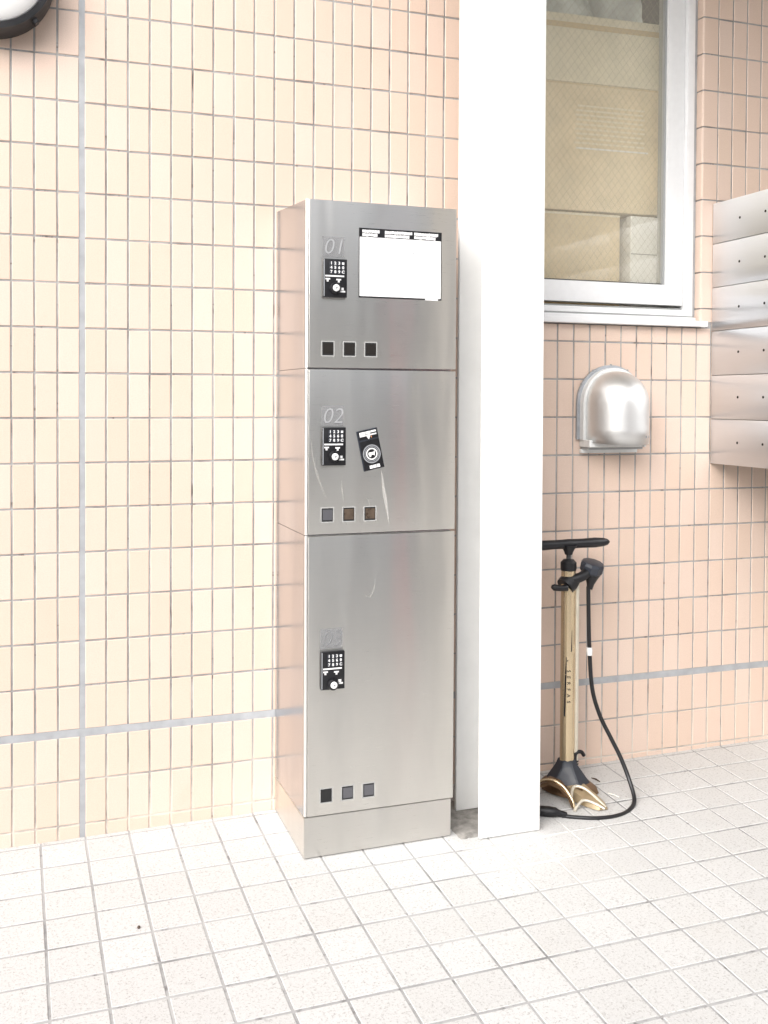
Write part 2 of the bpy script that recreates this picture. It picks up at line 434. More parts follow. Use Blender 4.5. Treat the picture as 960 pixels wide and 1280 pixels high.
# column spans
cols = []
vj = VW / 2
jx = lambda c: c * WP + (VW - 0.005) / 2
for c in range(0, 19):
    cols.append((vj if c == 0 else jx(c) + J / 2, jx(c + 1) - J / 2))
for c in range(0, 33):
    cols.append((-(jx(c + 1) - J / 2), -(vj if c == 0 else jx(c) + J / 2)))
low_cols = [(0.937, RXO - 7 * WP - J / 2)] + [(RXO + n * WP + J / 2, RXO + (n + 1) * WP - J / 2) for n in range(-7, 15)]
up_cols = [(1.6985 + n * WP + J / 2, 1.6985 + (n + 1) * WP - J / 2) for n in range(0, 7)]
jz = lambda k: ZG + (abs(k) * 0.1 + (GW - 0.005) / 2) * (1 if k > 0 else -1)
rows = [(ZG + GW / 2, jz(1) - J / 2)] + [(jz(k) + J / 2, jz(k + 1) - J / 2) for k in range(1, 26)]
rows += [(jz(-1) + J / 2, ZG - GW / 2), (jz(-2) + J / 2, jz(-1) - J / 2), (-0.06, jz(-2) - J / 2)]
spans = []
for z0, z1 in rows:
    for x0, x1 in cols: spans.append((x0, x1, z0, z1))
    for x0, x1 in low_cols:
        if x0 > 2.0: continue
        if z0 < WIN_Z0:
            spans.append((x0, x1, z0, min(z1, WIN_Z0 - 0.001) if (x1 > WIN_X0 and x0 < WIN_X1 + 0.02) else z1))
        elif x1 <= WIN_X0: spans.append((x0, x1, z0, z1))
    if z0 >= WIN_Z0:
        for x0, x1 in up_cols: spans.append((x0, x1, z0, z1))
def occluded(u, v):
    if 345 < u < 566 and v > 262: return True
    if 574 < u < 680: return True
    if u > 892 and 245 < v < 588: return True
    if 722 < u < 806 and 462 < v < 560: return True
    return False
def tile_score(x0, x1, z0, z1):
    P = [project((x, 0, z)) for x, z in ((x0, z0), (x1, z0), (x1, z1), (x0, z1))]
    u = sum(p[0] for p in P) / 4; v = sum(p[1] for p in P) / 4
    if not (2 < u < 958 and 2 < v < 1278) or z1 < 0.02 or occluded(u, v): return 0
    return abs((P[1][0] - P[0][0]) * (P[3][1] - P[0][1]))
spans = [s + (tile_score(*s),) for s in spans]
spans.sort(key=lambda s: -s[4])
tile_cache = {}; bmw = BM(); nsingle = 0
WM = Euler((R(90), 0, 0)).to_matrix().to_4x4()      # tile face towards -Y
for x0, x1, z0, z1, sc in spans:
    wd, ht = x1 - x0, z1 - z0
    if wd < 0.004 or ht < 0.004: continue
    rot = Euler((R(90) + rnd.gauss(0, 0.003), rnd.gauss(0, 0.003), rnd.gauss(0, 0.004)))
    loc = ((x0 + x1) / 2 + rnd.gauss(0, 0.0002), rnd.uniform(-0.0005, 0.0003), (z0 + z1) / 2 + rnd.gauss(0, 0.0002))
    if nsingle < 288 and sc > 0:
        key = (round(wd, 4), round(ht, 4))
        if key not in tile_cache: tile_cache[key] = mesh_from(tile_bm(wd, ht, 0.008, 0.0011), 'wall_tile', 'beige_wall_tile')
        link('tile', tile_cache[key], wall, loc, rot); nsingle += 1
    else:
        b = tile_bm(wd, ht, 0.008, 0.0011); b.transform(Matrix.Translation(loc) @ rot.to_matrix().to_4x4())
        me = bpy.data.meshes.new('tmp'); b.to_mesh(me); b.free(); bmw.from_mesh(me); bpy.data.meshes.remove(me)
tag(obj('tile_field', bmw, 'beige_wall_tile', wall), kind='stuff')
# bullnose tiles wrapping into the window reveal
for k, (z0, z1) in enumerate(r for r in rows if r[1] > WIN_Z0 + 0.02 and r[0] < 2.3):
    z0 = max(z0, WIN_Z0 + 0.017)
    b = BM(); pts = []
    for a in range(7):
        t = math.pi / 2 * a / 6
        pts.append((WIN_X1 + 0.006 - 0.006 * math.cos(t), 0.006 - 0.006 * math.sin(t)))
    poly = [(WIN_X1, 0.036)] + pts + [(1.6985 - J / 2, 0.0), (1.6985 - J / 2, 0.006), (WIN_X1 + 0.006, 0.006), (WIN_X1 + 0.0045, 0.036)]
    prism(b, [(x, y, z0) for x, y in poly], (0, 0, z1 - z0))
    obj('corner_tile', b, 'beige_wall_tile', wall, smooth=True)
# sealed movement joints
bm = BM(); box(bm, -VW / 2 - 0.0003, VW / 2 + 0.0003, 0.0012, 0.01, ZG + GW / 2 + 0.0002, WTOP); obj('sealant_joint', bm, 'sealant', wall)
bm = BM(); box(bm, -VW / 2 - 0.0003, VW / 2 + 0.0003, 0.0011, 0.01, -0.05, ZG - GW / 2 - 0.0002); obj('sealant_joint', bm, 'sealant', wall)
bm = BM(); box(bm, WX0, WX1, 0.0012, 0.01, ZG - GW / 2, ZG + GW / 2); obj('sealant_joint', bm, 'sealant', wall)
bm = BM(); box(bm, 0.9245, 0.9365, 0.0012, 0.01, ZG + GW / 2 + 0.0002, WTOP); obj('sealant_joint', bm, 'sealant', wall)

# unseen porch side wall behind the mailboxes, lengthened to shade the right
bm = BM(); box(bm, 2.02, 2.2, -2.2, 0.16, -0.2, 2.69)
tag(obj('side_wall', bm, 'concrete'), 'plain concrete side wall of the porch behind the mailboxes', 'wall')

# ================================================================== CANOPY
CAN_Y, CAN_Z, CAN_X0 = -1.55, 2.70, 0.2  # out-of-frame canopy; reach and height tuned to darken the right of the wall
can = thing('canopy', 'porch canopy over the locker with boarded soffit', 'canopy', (0, 0, 0))
bm = BM(); box(bm, CAN_X0, 2.2, CAN_Y, 0.16, CAN_Z + 0.02, CAN_Z + 0.22); obj('slab', bm, 'concrete', can)
b0 = BM(); box(b0, 0, 0.142, CAN_Y + 0.01, 0.0, CAN_Z, CAN_Z + 0.019, 0.003); bme = mesh_from(b0, 'soffit_board', 'soffit_board')
for i in range(13):
    link('board', bme, can, (CAN_X0 + 0.01 + i * 0.15, 0, 0))

# ================================================================== STEEL COLUMN (H section)
cx0, cx1, cyf = 0.845, 0.9965, -0.293
colm = thing('steel_column', 'white painted H-section steel column between the locker and the pump', 'column', (0.92, -0.22, 0))
def cpart(name, *a, **k):
    b = BM(); box(b, *a, **k); b.transform(Matrix.Translation((-0.92, 0.22, 0)))
    return obj(name, b, 'column_paint', colm, smooth=True)
cpart('front_flange', cx0, cx1, cyf, cyf + 0.011, fz(0.92, cyf) + 0.0022, CAN_Z, bev=0.0015, seg=2)
cpart('web', 0.917, 0.925, cyf + 0.0105, cyf + 0.1395, -0.03, CAN_Z)
cpart('rear_flange', cx0 + 0.004, cx1, cyf + 0.139, cyf + 0.150, 0.008, CAN_Z, bev=0.0015, seg=2)
# mortar bed round its foot
b = BM(); nx, ny = 34, 30; grid = []
for i in range(nx + 1):
    rowv = []
    for k in range(ny + 1):
        x = 0.797 + 0.197 * i / nx; y = -0.286 + 0.19 * k / ny
        e = min(i, nx - i, k, ny - k)
        rowv.append(b.verts.new((x + rnd.uniform(-.002, .002), y + rnd.uniform(-.002, .002), fz(x, y) + (0.0015 if e > 1 else -0.003) + rnd.uniform(0, 0.003) + (0.004 if k > 21 else 0))))
    grid.append(rowv)
for i in range(nx):
    for k in range(ny): b.faces.new((grid[i][k], grid[i + 1][k], grid[i + 1][k + 1], grid[i][k + 1]))
tag(obj('mortar_patch', b, 'mortar', smooth=True, angle=60), 'rough stained mortar bed round the white column foot', 'mortar')

# ================================================================== PARCEL LOCKER
LX0, LX1, LY = 0.4445, 0.7935, -0.258
locker = thing('parcel_locker', 'tall brushed stainless steel three-door parcel locker against the tiled wall', 'locker', (0.62, -0.13, 0))
def lobj(name, b, mat, parent=None, **k):
    b.transform(Matrix.Translation((-0.62, 0.13, 0)))
    return obj(name, b, mat, parent or locker, **k)
Z = [0.0845, 0.6945, 1.0535, 1.411]
# carcass units: left side sheets with a front return, sloping lid
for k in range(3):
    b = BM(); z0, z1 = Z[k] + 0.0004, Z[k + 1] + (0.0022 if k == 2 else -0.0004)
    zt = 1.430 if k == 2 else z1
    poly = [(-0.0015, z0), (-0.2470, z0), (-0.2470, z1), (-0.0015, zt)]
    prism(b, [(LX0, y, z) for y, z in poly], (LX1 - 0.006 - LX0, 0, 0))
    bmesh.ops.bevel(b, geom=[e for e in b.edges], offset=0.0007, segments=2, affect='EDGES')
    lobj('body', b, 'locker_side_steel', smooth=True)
for k in range(3):
    b = BM(); n = 8; cr = 0.0058; pts_ = [(LX0 + 0.0002 + cr - cr * math.cos(math.pi / 2 * q / n), -0.2484 - cr * math.sin(math.pi / 2 * q / n)) for q in range(n + 1)]
    pts_ += [(LX0 + 0.0002 + cr, -0.2480), (LX0 + 0.0002, -0.2480)]
    prism(b, [(x, y, Z[k] + 0.001) for x, y in pts_], (0, 0, Z[k + 1] - Z[k] - (0.0018 if k < 2 else -0.0025)))
    lobj('corner_trim', b, 'bright_edge', smooth=True)
b = BM(); cs = [(LX0, -0.2555), (LX1 - 0.004, -0.2555), (LX1 - 0.004, -0.0015), (LX0, -0.0015)]
lo = [b.verts.new((x, y, fz(x, y) + 0.0026)) for x, y in cs]; hi = [b.verts.new((x, y, Z[0] - 0.0008)) for x, y in cs]
b.faces.new(lo[::-1]); b.faces.new(hi)
for q in range(4): b.faces.new((lo[q], lo[(q + 1) % 4], hi[(q + 1) % 4], hi[q]))
bmesh.ops.bevel(b, geom=b.edges[:], offset=0.0010, segments=2, affect='EDGES'); lobj('plinth', b, 'locker_door_steel', smooth=True)
b = BM(); box(b, LX0 + 0.008, LX1 - 0.012, -0.2475, -0.0015, -0.03, 0.02); lobj('levelling_base', b, 'gasket_dark')  # dark block added under the plinth to draw its contact shadow
doors = []
DX0 = LX0 + 0.0068
for k, nm in ((2, '01'), (1, '02'), (0, '03')):
    b = BM(); box(b, DX0, LX1, LY, -0.2485, Z[k] + 0.002, Z[k + 1] - (0.0025 if k < 2 else -0.0030), 0.0013, 2)
    d = lobj('door', b, 'locker_door_steel', smooth=True); doors.append(d)
    d['label'] = {'01': 'top door marked 01 with a white notice', '02': 'middle door marked 02 with a tilted black sticker', '03': 'tall bottom door with keypad lock'}[nm]
def pl(x, y, z): return (x - 0.62, y + 0.13, z)
# (x, ztop of keypad, number height centre, peep top)
spec = [('01', 0.4795, 1.2875, 1.313, 1.1105, ('smoked_acrylic',) * 3), ('02', 0.4785, 0.927, 0.950, 0.7525, ('peep_grey', 'peep_brown', 'peep_brown')), ('03', 0.478, 0.4435, 0.469, 0.1435, ('dark_void', 'peep_grey', 'peep_grey'))]
key_mesh = None
for (num, kx, kz, nz, pz, pm), d in zip(spec, doors):
    KW, KH = 0.0535, 0.082
    b = BM(); box(b, kx, kx + KW, LY - 0.010, LY - 0.0002, kz - KH, kz, 0.0018, 2)
    kp = lobj('keypad_lock', b, 'black_plastic', smooth=True)
    b = BM(); box(b, kx + 0.001, kx + 0.0028, LY - 0.0106, LY - 0.001, kz - KH + 0.002, kz - 0.001); b_ = lobj('edge_strip', b, 'grey_plastic', kp)
    if key_mesh is None:
        kb = BM(); box(kb, -0.0036, 0.0036, -0.0006, 0.0006, -0.0036, 0.0036, 0.0005); key_mesh = mesh_from(kb, 'key', 'gun_plastic')
    chars = ['123', '456', '789']; last = ['', '0', 'C']
    for r_ in range(3):
        for c_ in range(4):
            x = kx + 0.0175 + c_ * 0.0088; z = kz - 0.0095 - r_ * 0.0092
            link('key', key_mesh, kp, pl(x, LY - 0.0106, z))
            ch = chars[r_][c_] if c_ < 3 else last[r_]
            if ch: link('numeral', text_mesh('numeral', ch, 0.0085, 'white_print', bold=0.0003), kp, pl(x, LY - 0.0116, z), UP)
            else:
                bb = BM(); box(bb, -0.0024, 0.0024, -0.0003, 0.0003, -0.0024, 0.0024); obj('mark', bb, 'white_print', kp, loc=pl(x, LY - 0.0116, z))
    def strip(x0, x1, z0, z1, mat='white_print'):
        bb = BM(); box(bb, kx + x0, kx + x1, LY - 0.0107, LY - 0.0100, kz - z1, kz - z0); lobj('mark', bb, mat, kp)
    strip(0.0045, 0.0465, 0.0350, 0.0382)
    strip(0.0045, 0.0150, 0.0415, 0.0445); strip(0.0075, 0.0115, 0.0447, 0.0490)
    strip(0.0290, 0.0395, 0.0425, 0.0455); strip(0.0325, 0.0365, 0.0457, 0.0500)
    strip(0.0390, 0.0455, 0.0610, 0.0665); strip(0.0350, 0.0490, 0.0675, 0.0710)
    dz = kz - 0.0625 - (0.008 if num == '03' else 0)
    b = BM(); lathe(b, [(0.0125, 0.0), (0.0125, 0.004), (0.0105, 0.0075), (0.0, 0.0075)], (kx + 0.0265, LY - 0.010, dz), (0, -1, 0), 28); lobj('lock_dial', b, 'black_plastic', kp, smooth=True)
    b = BM(); lathe(b, [(0.0074, 0.0), (0.0074, 0.0022), (0.0060, 0.0030), (0.0, 0.0030)], (kx + 0.0265, LY - 0.0176, dz), (0, -1, 0), 24); lobj('key_cylinder', b, 'white_print', kp, smooth=True)
    b = BM(); box(b, -0.0026, 0.0026, -0.0004, 0.0002, -0.0007, 0.0007); obj('keyhole', b, 'gasket_dark', kp, loc=pl(kx + 0.0265, LY - 0.0208, dz), rot=(0, R(-40), 0))
    # number plate
    b = BM(); box(b, kx + 0.0005, kx + 0.0505, LY - 0.0008, LY - 0.0002, nz - 0.0205, nz + 0.0225); lobj('number_plate', b, 'pale_plate', d)
    link('numeral', text_mesh('numeral', num, 0.048, 'grey_print' if num != '03' else 'pale_plate', shear=0.22, bold=-0.0006), d, pl(kx + 0.0255, LY - 0.0012, nz), UP)
    # three square peep windows
    for q, m_ in enumerate(pm):
        x0 = 0.4805 + q * 0.0487; x1 = x0 + 0.0255; z1 = pz; z0 = pz - 0.029
        b = BM(); e = 0.0022
        for a in ((x0 - e, x1 + e, z1, z1 + e), (x0 - e, x1 + e, z0 - e, z0), (x0 - e, x0, z0, z1), (x1, x1 + e, z0, z1)):
            box(b, a[0], a[1], LY - 0.0007, LY - 0.0002, a[2], a[3])
        fr = lobj('window_rim', b, 'rim_pale', d)
        b = BM(); box(b, x0, x1, LY - 0.0006, LY - 0.0001, z0, z1); lobj('peep_window', b, 'dark_void', d)
        b = BM(); box(b, x0 + 0.0025, x1 - 0.0015, LY - 0.0012, LY - 0.0007, z0 + 0.0035, z1 - 0.003); lobj('pane', b, m_, d)
# white notice on the top door
b = BM(); box(b, 0.5625, 0.7570, LY - 0.0012, LY - 0.0002, 1.2085, 1.3590); nb = lobj('notice_plate', b, 'black_plastic')
b = BM(); box(b, 0.5640, 0.7550, LY - 0.0017, LY - 0.0012, 1.2115, 1.3395); lobj('white_sheet', b, 'paper_white', nb)
b = BM(); box(b, 0.7180, 0.7480, LY - 0.0022, LY - 0.0012, 1.2075, 1.2110); lobj('white_tab', b, 'paper_white', nb)
for x, z, s_ in ((0.6005, 1.328, 0.0013), (0.689, 1.309, 0.0015), (0.612, 1.262, 0.0008), (0.700, 1.252, 0.0008)):
    b = BM(); lathe(b, [(s_, 0), (s_, 0.0003), (0, 0.0003)], (x, LY - 0.0017, z), (0, -1, 0), 8); lobj('speck', b, 'grey_plastic', nb)
for x0, x1, rows_ in ((0.570, 0.610, 2), (0.622, 0.686, 2), (0.691, 0.748, 2)):
    for r_ in range(rows_):
        x = x0; end = x1 - (0.012 if r_ == 1 else 0) * rnd.random() * 1.6
        while x < end:
            w_ = rnd.uniform(0.003, 0.008)
            b = BM(); z1 = 1.3558 - r_ * 0.0078 - rnd.uniform(0, 0.0008); box(b, x, min(x + w_, end), LY - 0.0016, LY - 0.0012, z1 - rnd.uniform(0.0058, 0.0068), z1)
            lobj('header_glyph', b, 'white_print', nb); x += w_ + 0.0006
# tilted black sticker with a round emblem on the middle door
st = bpy.data.objects.new('warning_sticker', None); COL.objects.link(st); st.parent = locker
st.location = pl(0.5915, LY, 0.8785); st.rotation_euler = (0, R(-12), 0)
st['label'] = 'tilted black sticker with ringed emblem on the middle door'
def sobj(name, b, mat, **k): return obj(name, b, mat, st, **k)
SW, SH = 0.0235, 0.0445
b = BM(); box(b, -SW - 0.0015, SW, -0.0022, -0.0002, -SH, SH, 0.0008, 2); sobj('plate', b, 'gun_plastic')
b = BM(); box(b, -SW + 0.001, SW - 0.001, -0.0027, -0.0021, 0.0235, SH - 0.002); sobj('header_panel', b, 'black_plastic')
b = BM(); box(b, -SW + 0.001, SW - 0.001, -0.0027, -0.0021, -SH + 0.001, 0.0205); sobj('emblem_panel', b, 'black_plastic')
for r0, r1, m_, y in ((0.0205, 0.0180, 'grey_plastic', 0.0028), (0.0165, 0.0150, 'grey_plastic', 0.0029), (0.0132, 0.0104, 'white_print', 0.0030)):
    b = BM(); n = 36
    o_ = [b.verts.new((r0 * math.cos(2 * math.pi * k / n), -y, -0.010 + r0 * math.sin(2 * math.pi * k / n))) for k in range(n)]
    i_ = [b.verts.new((r1 * math.cos(2 * math.pi * k / n), -y, -0.010 + r1 * math.sin(2 * math.pi * k / n))) for k in range(n)]
    for k in range(n): b.faces.new((o_[k], o_[(k + 1) % n], i_[(k + 1) % n], i_[k]))
    ex = bmesh.ops.extrude_face_region(b, geom=b.faces[:]); bmesh.ops.translate(b, verts=[v for v in ex['geom'] if isinstance(v, bmesh.types.BMVert)], vec=(0, 0.0004, 0))
    sobj('emblem_ring', b, m_)
b = BM(); prism(b, [(x, -0.0031, z) for x, z in ((-0.0080, -0.0085), (-0.0055, -0.0055), (0.0015, -0.0065), (0.0055, -0.0060), (0.0080, -0.0030), (0.0070, -0.0100), (0.0060, -0.0155), (0.0030, -0.0120), (-0.001, -0.0125), (-0.0035, -0.0165), (-0.0065, -0.0150))], (0, 0.0005, 0)); sobj('emblem_mark', b, 'white_print')
for x0, x1, z0, z1 in ((-0.0195, -0.006, 0.0305, 0.0405), (-0.005, 0.006, 0.0345, 0.0405), (0.007, 0.0195, 0.0365, 0.0405), (-0.005, 0.0195, 0.0305, 0.0335), (-0.0105, -0.0035, -0.0415, -0.0345), (-0.0025, 0.005, -0.0415, -0.0345), (0.006, 0.0135, -0.0415, -0.0345)):
    b = BM(); box(b, x0, x1, -0.0031, -0.0027, z0, z1, 0.0); sobj('glyph', b, 'white_print')
b = BM(); prism(b, [(-0.0045, -0.0032, 0.0300), (0.0045, -0.0032, 0.0300), (0, -0.0032, 0.0225)], (0, 0.0005, 0)); sobj('arrow_mark', b, 'white_print')
b = BM(); prism(b, [(0.0055, -0.0032, 0.0290), (0.0075, -0.0032, 0.0290), (0.0065, -0.0032, 0.0240)], (0, 0.0005, 0)); sobj('arrow_mark', b, 'orange_print')

# pale slivers painted on the doors as curved reflections in the steel
def reflection_streak(pts, wd, mat='scuff_faint'):
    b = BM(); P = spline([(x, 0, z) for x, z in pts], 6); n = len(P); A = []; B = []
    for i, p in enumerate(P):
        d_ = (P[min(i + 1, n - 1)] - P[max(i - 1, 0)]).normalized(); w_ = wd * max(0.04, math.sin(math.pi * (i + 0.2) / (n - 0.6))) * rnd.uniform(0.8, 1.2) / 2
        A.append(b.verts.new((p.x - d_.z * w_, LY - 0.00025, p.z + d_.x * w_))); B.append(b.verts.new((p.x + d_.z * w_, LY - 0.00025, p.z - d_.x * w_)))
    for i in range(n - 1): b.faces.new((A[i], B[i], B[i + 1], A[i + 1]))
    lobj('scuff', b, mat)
reflection_streak([(0.617, 0.833), (0.622, 0.795), (0.629, 0.755), (0.636, 0.712)], 0.0070, 'scuff_pale')
reflection_streak([(0.524, 0.815), (0.527, 0.79), (0.531, 0.764)], 0.0030)
reflection_streak([(0.531, 0.742), (0.534, 0.728), (0.537, 0.715)], 0.0028)
reflection_streak([(0.585, 0.775), (0.589, 0.760), (0.592, 0.748)], 0.0022)
reflection_streak([(0.456, 0.905), (0.461, 0.860), (0.474, 0.815), (0.492, 0.770)], 0.0040)
reflection_streak([(0.604, 0.600), (0.600, 0.570), (0.590, 0.555), (0.576, 0.562)], 0.0030)

# ================================================================== WINDOW
win = thing('window', 'white framed wired-glass window with cardboard boxes behind the glass', 'window', (1.3, 0.03, 1.19))
def wobj(name, b, mat, parent=None, **k):
    b.transform(Matrix.Translation((-1.3, -0.03, -1.19))); return obj(name, b, mat, parent or win, **k)
def bx(*a, bev=0.0, seg=1):
    b = BM(); box(b, *a, bev=bev, seg=seg); return b
FX = WIN_X1 - 0.004
wobj('caulk_line', bx(FX - 0.004, FX + 0.0035, 0.026, 0.05, 1.222, 2.36), 'sealant')
wobj('outer_frame', bx(FX - 0.028, FX - 0.0045, 0.024, 0.10, 1.222, 2.36, bev=0.0015, seg=2), 'window_white', smooth=True)
wobj('outer_frame', bx(WIN_X0, WIN_X0 + 0.03, 0.024, 0.10, 1.222, 2.36, bev=0.0015, seg=2), 'window_white', smooth=True)
wobj('outer_frame', bx(WIN_X0 + 0.031, FX - 0.0285, 0.024, 0.10, 2.32, 2.36, bev=0.0015, seg=2), 'window_white', smooth=True)
wobj('track', bx(WIN_X0, FX - 0.0046, 0.020, 0.10, 1.2165, 1.2215), 'gasket_grey')
wobj('track_rail', bx(WIN_X0 + 0.031, FX - 0.0287, 0.022, 0.034, 1.222, 1.2380, bev=0.001), 'window_white')
wobj('track_rail', bx(WIN_X0 + 0.031, FX - 0.0287, 0.040, 0.10, 1.222, 1.2440, bev=0.001), 'gasket_grey')
wobj('sill', bx(WIN_X0 - 0.01, 1.6545, -0.024, 0.10, 1.1905, 1.2060, bev=0.0015, seg=2), 'window_white', smooth=True)
wobj('sill_upstand', bx(WIN_X0, FX - 0.004, 0.012, 0.10, 1.2040, 1.2175), 'window_white')
sash = win
SX0, SX1, SZ0, SZ1 = WIN_X0 + 0.034, 1.6145, 1.2520, 2.318
wobj('sash_stile', bx(SX1 - 0.0535, SX1, 0.036, 0.075, SZ0, SZ1, bev=0.002, seg=2), 'window_white', smooth=True)
wobj('sash_stile', bx(SX0, SX0 + 0.0535, 0.036, 0.075, SZ0, SZ1, bev=0.002, seg=2), 'window_white', smooth=True)
wobj('sash_rail', bx(SX0 + 0.0537, SX1 - 0.0537, 0.037, 0.075, SZ0, SZ0 + 0.0560, bev=0.002, seg=2), 'window_white', smooth=True)
wobj('sash_rail', bx(SX0 + 0.0537, SX1 - 0.0537, 0.037, 0.075, SZ1 - 0.05, SZ1, bev=0.002, seg=2), 'window_white', smooth=True)
wobj('gasket', bx(SX1 - 0.0600, SX1 - 0.0538, 0.044, 0.072, SZ0 + 0.0562, SZ1 - 0.051), 'gasket_grey')
wobj('gasket', bx(SX0 + 0.0600, SX1 - 0.0602, 0.048, 0.072, SZ0 + 0.0562, SZ0 + 0.0600), 'gasket_dark')
GX0, GX1, GZ0, GZ1 = SX0 + 0.054, SX1 - 0.0602, SZ0 + 0.0602, SZ1 - 0.051
wobj('glass_pane', bx(GX0, GX1, 0.054, 0.0605, GZ0, GZ1), 'window_glass')
# diamond wire inside the pane (sits just behind the glass)
bm = BM(); stp = 0.0215; y = 0.0625; wr = 0.00032
def wire(p, q):
    tube(bm, [(p[0], y, p[1]), (q[0], y, q[1])], wr, 4)
L = (GX1 - GX0); H = (GZ1 - GZ0); slope = 1.25
k = -int(H / stp) - 2
c = -H - L * slope
while c < H + L * slope:
    for sgn in (1, -1):
        pts_ = []
        for x in (GX0, GX1):
            xx = x - GX0; z = (c + slope * xx) if sgn > 0 else (c + slope * (L - xx))
            pts_.append((x, GZ0 + z))
        (xa, za), (xb, zb) = pts_
        def clip(xa, za, xb, zb):
            ts = [0.0, 1.0]
            for lim in (GZ0, GZ1):
                t = (lim - za) / (zb - za)
                if 0 < t < 1: ts.append(t)
            ts.sort(); res = None
            for a_, b_ in zip(ts, ts[1:]):
                zm = za + (zb - za) * (a_ + b_) / 2
                if GZ0 < zm < GZ1: res = (a_, b_)
            return res
        r_ = clip(xa, za, xb, zb)
        if r_: wire((xa + (xb - xa) * r_[0], za + (zb - za) * r_[0]), (xa + (xb - xa) * r_[1], za + (zb - za) * r_[1]))
    c += stp * slope
o_ = wobj('wire_mesh', bm, 'mesh_wire'); o_['kind'] = 'stuff'
# the room behind
bm = BM(); box(bm, 0.3, 2.4, 0.17, 2.4, 0.3, 2.8)
for f in bm.faces[:]:
    if f.calc_center_median().y < 0.2: bm.faces.remove(f)
room = obj('room', bm, 'room_paint'); tag(room, 'dark room seen through the wired glass', kind='structure')

# ================================================================== BOXES BEHIND THE GLASS
bigb = thing('cardboard_box', 'large tan cardboard carton with printed lines behind the window glass', 'box', (1.35, 0.30, 1.45), (0, 0, R(-3)))
def bobj(name, b, mat): 
    b.transform(Matrix.Translation((-1.35, -0.30, -1.45))); return obj(name, b, mat, bigb)
bobj('carton', bx(1.02, 1.605, 0.125, 0.50, 1.514, 2.010, bev=0.003, seg=2), 'cardboard')
bobj('top_flap', bx(1.02, 1.604, 0.121, 0.128, 1.865, 2.050, bev=0.001), 'cardboard_pale')
bobj('tape_strip', bx(1.021, 1.603, 0.1195, 0.1208, 2.012, 2.027), 'tape_brown')
bobj('crease', bx(1.02, 1.604, 0.1235, 0.1248, 1.860, 1.8625), 'cardboard_dark')  # dark line painted for the soffit edge mirrored in the glass
for r_ in range(9):
    z = 1.805 - r_ * 0.0128; x = 1.33 + rnd.uniform(0, 0.01)
    while x < 1.535:
        w_ = rnd.uniform(0.012, 0.045); bobj('printed_line', bx(x, min(x + w_, 1.548), 0.1236, 0.1246, z - 0.0042, z), 'print_pale'); x += w_ + 0.004
bobj('printed_rule', bx(1.335, 1.560, 0.1230, 0.1246, 1.6840, 1.6880), 'paper_white')
lowb = thing('cardboard_box', 'brown cardboard carton low behind the glass under the large tan one', 'box', (1.3, 0.3, 1.1), (0, 0, R(-2)))
b = bx(1.02 - 1.3, 1.475 - 1.3, 0.13 - 0.3, 0.5 - 0.3, 0.0, 0.409, bev=0.003, seg=2); obj('carton', b, 'cardboard_dark', lowb)
b = bx(1.02 - 1.3, 1.474 - 1.3, 0.1285 - 0.3, 0.1305 - 0.3, 0.402, 0.407); obj('top_edge', b, 'cardboard_pale', lowb)
whb = thing('cardboard_box', 'whitish carton at the lower right corner behind the window glass', 'box', (1.54, 0.3, 1.1))
b = bx(-0.042, 0.09, -0.185, 0.2, 0.0, 0.408, bev=0.003, seg=2); obj('carton', b, 'paper_white', whb)
b = bx(-0.041, 0.089, -0.1862, -0.1848, 0.300, 0.3025); obj('seam', b, 'gasket_grey', whb)
b = BM(); n_ = 18
gridv = []
for i in range(n_ + 1):
    rv = []
    for k in range(8):
        x = 1.04 + 0.50 * i / n_; z = 2.012 + 0.22 * k / 7
        rv.append((x, 0.155 + 0.03 * math.sin(i * 0.9 + k * 0.5) * (0.4 + rnd.random()) + 0.02 * k / 7, z))
    gridv.append(rv)
va = [[b.verts.new(p) for p in r_] for r_ in gridv]; vb = [[b.verts.new((p[0], p[1] + 0.12, p[2])) for p in r_] for r_ in gridv]
for i in range(n_):
    for k in range(7):
        b.faces.new((va[i][k], va[i + 1][k], va[i + 1][k + 1], va[i][k + 1])); b.faces.new((vb[i][k + 1], vb[i + 1][k + 1], vb[i + 1][k], vb[i][k]))
for i in range(n_):
    b.faces.new((va[i][0], vb[i][0], vb[i + 1][0], va[i + 1][0])); b.faces.new((va[i][7], va[i + 1][7], vb[i + 1][7], vb[i][7]))
for k in range(7):
    b.faces.new((va[0][k], va[0][k + 1], vb[0][k + 1], vb[0][k])); b.faces.new((va[n_][k], vb[n_][k], vb[n_][k + 1], va[n_][k + 1]))
tag(obj('plastic_bag', b, 'bag_plastic', smooth=True, angle=80), 'crumpled grey plastic bag on top of the large carton behind the glass', 'bag')

# ================================================================== VENT HOOD
VX, VZ = 1.359, 0.979
vent = thing('vent_hood', 'domed stainless vent hood on the wall below the window', 'vent', (VX, 0, VZ))
def vobj(name, b, mat, **k):
    b.transform(Matrix.Translation((-VX, 0, -VZ))); return obj(name, b, mat, vent, **k)
b = BM(); prism(b, arch(VX, VZ, 0.1025, 0.8845, -0.0012), (0, -0.0068, 0)); vobj('flange', b, 'vent_flange_grey', smooth=True)
b = BM(); prism(b, arch(VX, VZ, 0.0945, 0.8840, -0.0082), (0, -0.018, 0)); vobj('rim', b, 'vent_rim_white', smooth=True)
b = BM(); nu, nv = 36, 12; RX, RY, RZ = 0.0855, 0.096, 0.086
rings = []
def ringpts(sc_xy, z, front=0.0):
    return [(VX - RX * sc_xy * math.cos(math.pi * i / nu), -0.026 - RY * sc_xy * math.sin(math.pi * i / nu), z - front * math.sin(math.pi * i / nu)) for i in range(nu + 1)]
zs = [(1.0, 0.8800, 0.008), (1.0, 0.915, 0.004), (1.0, 0.95, 0.0)]
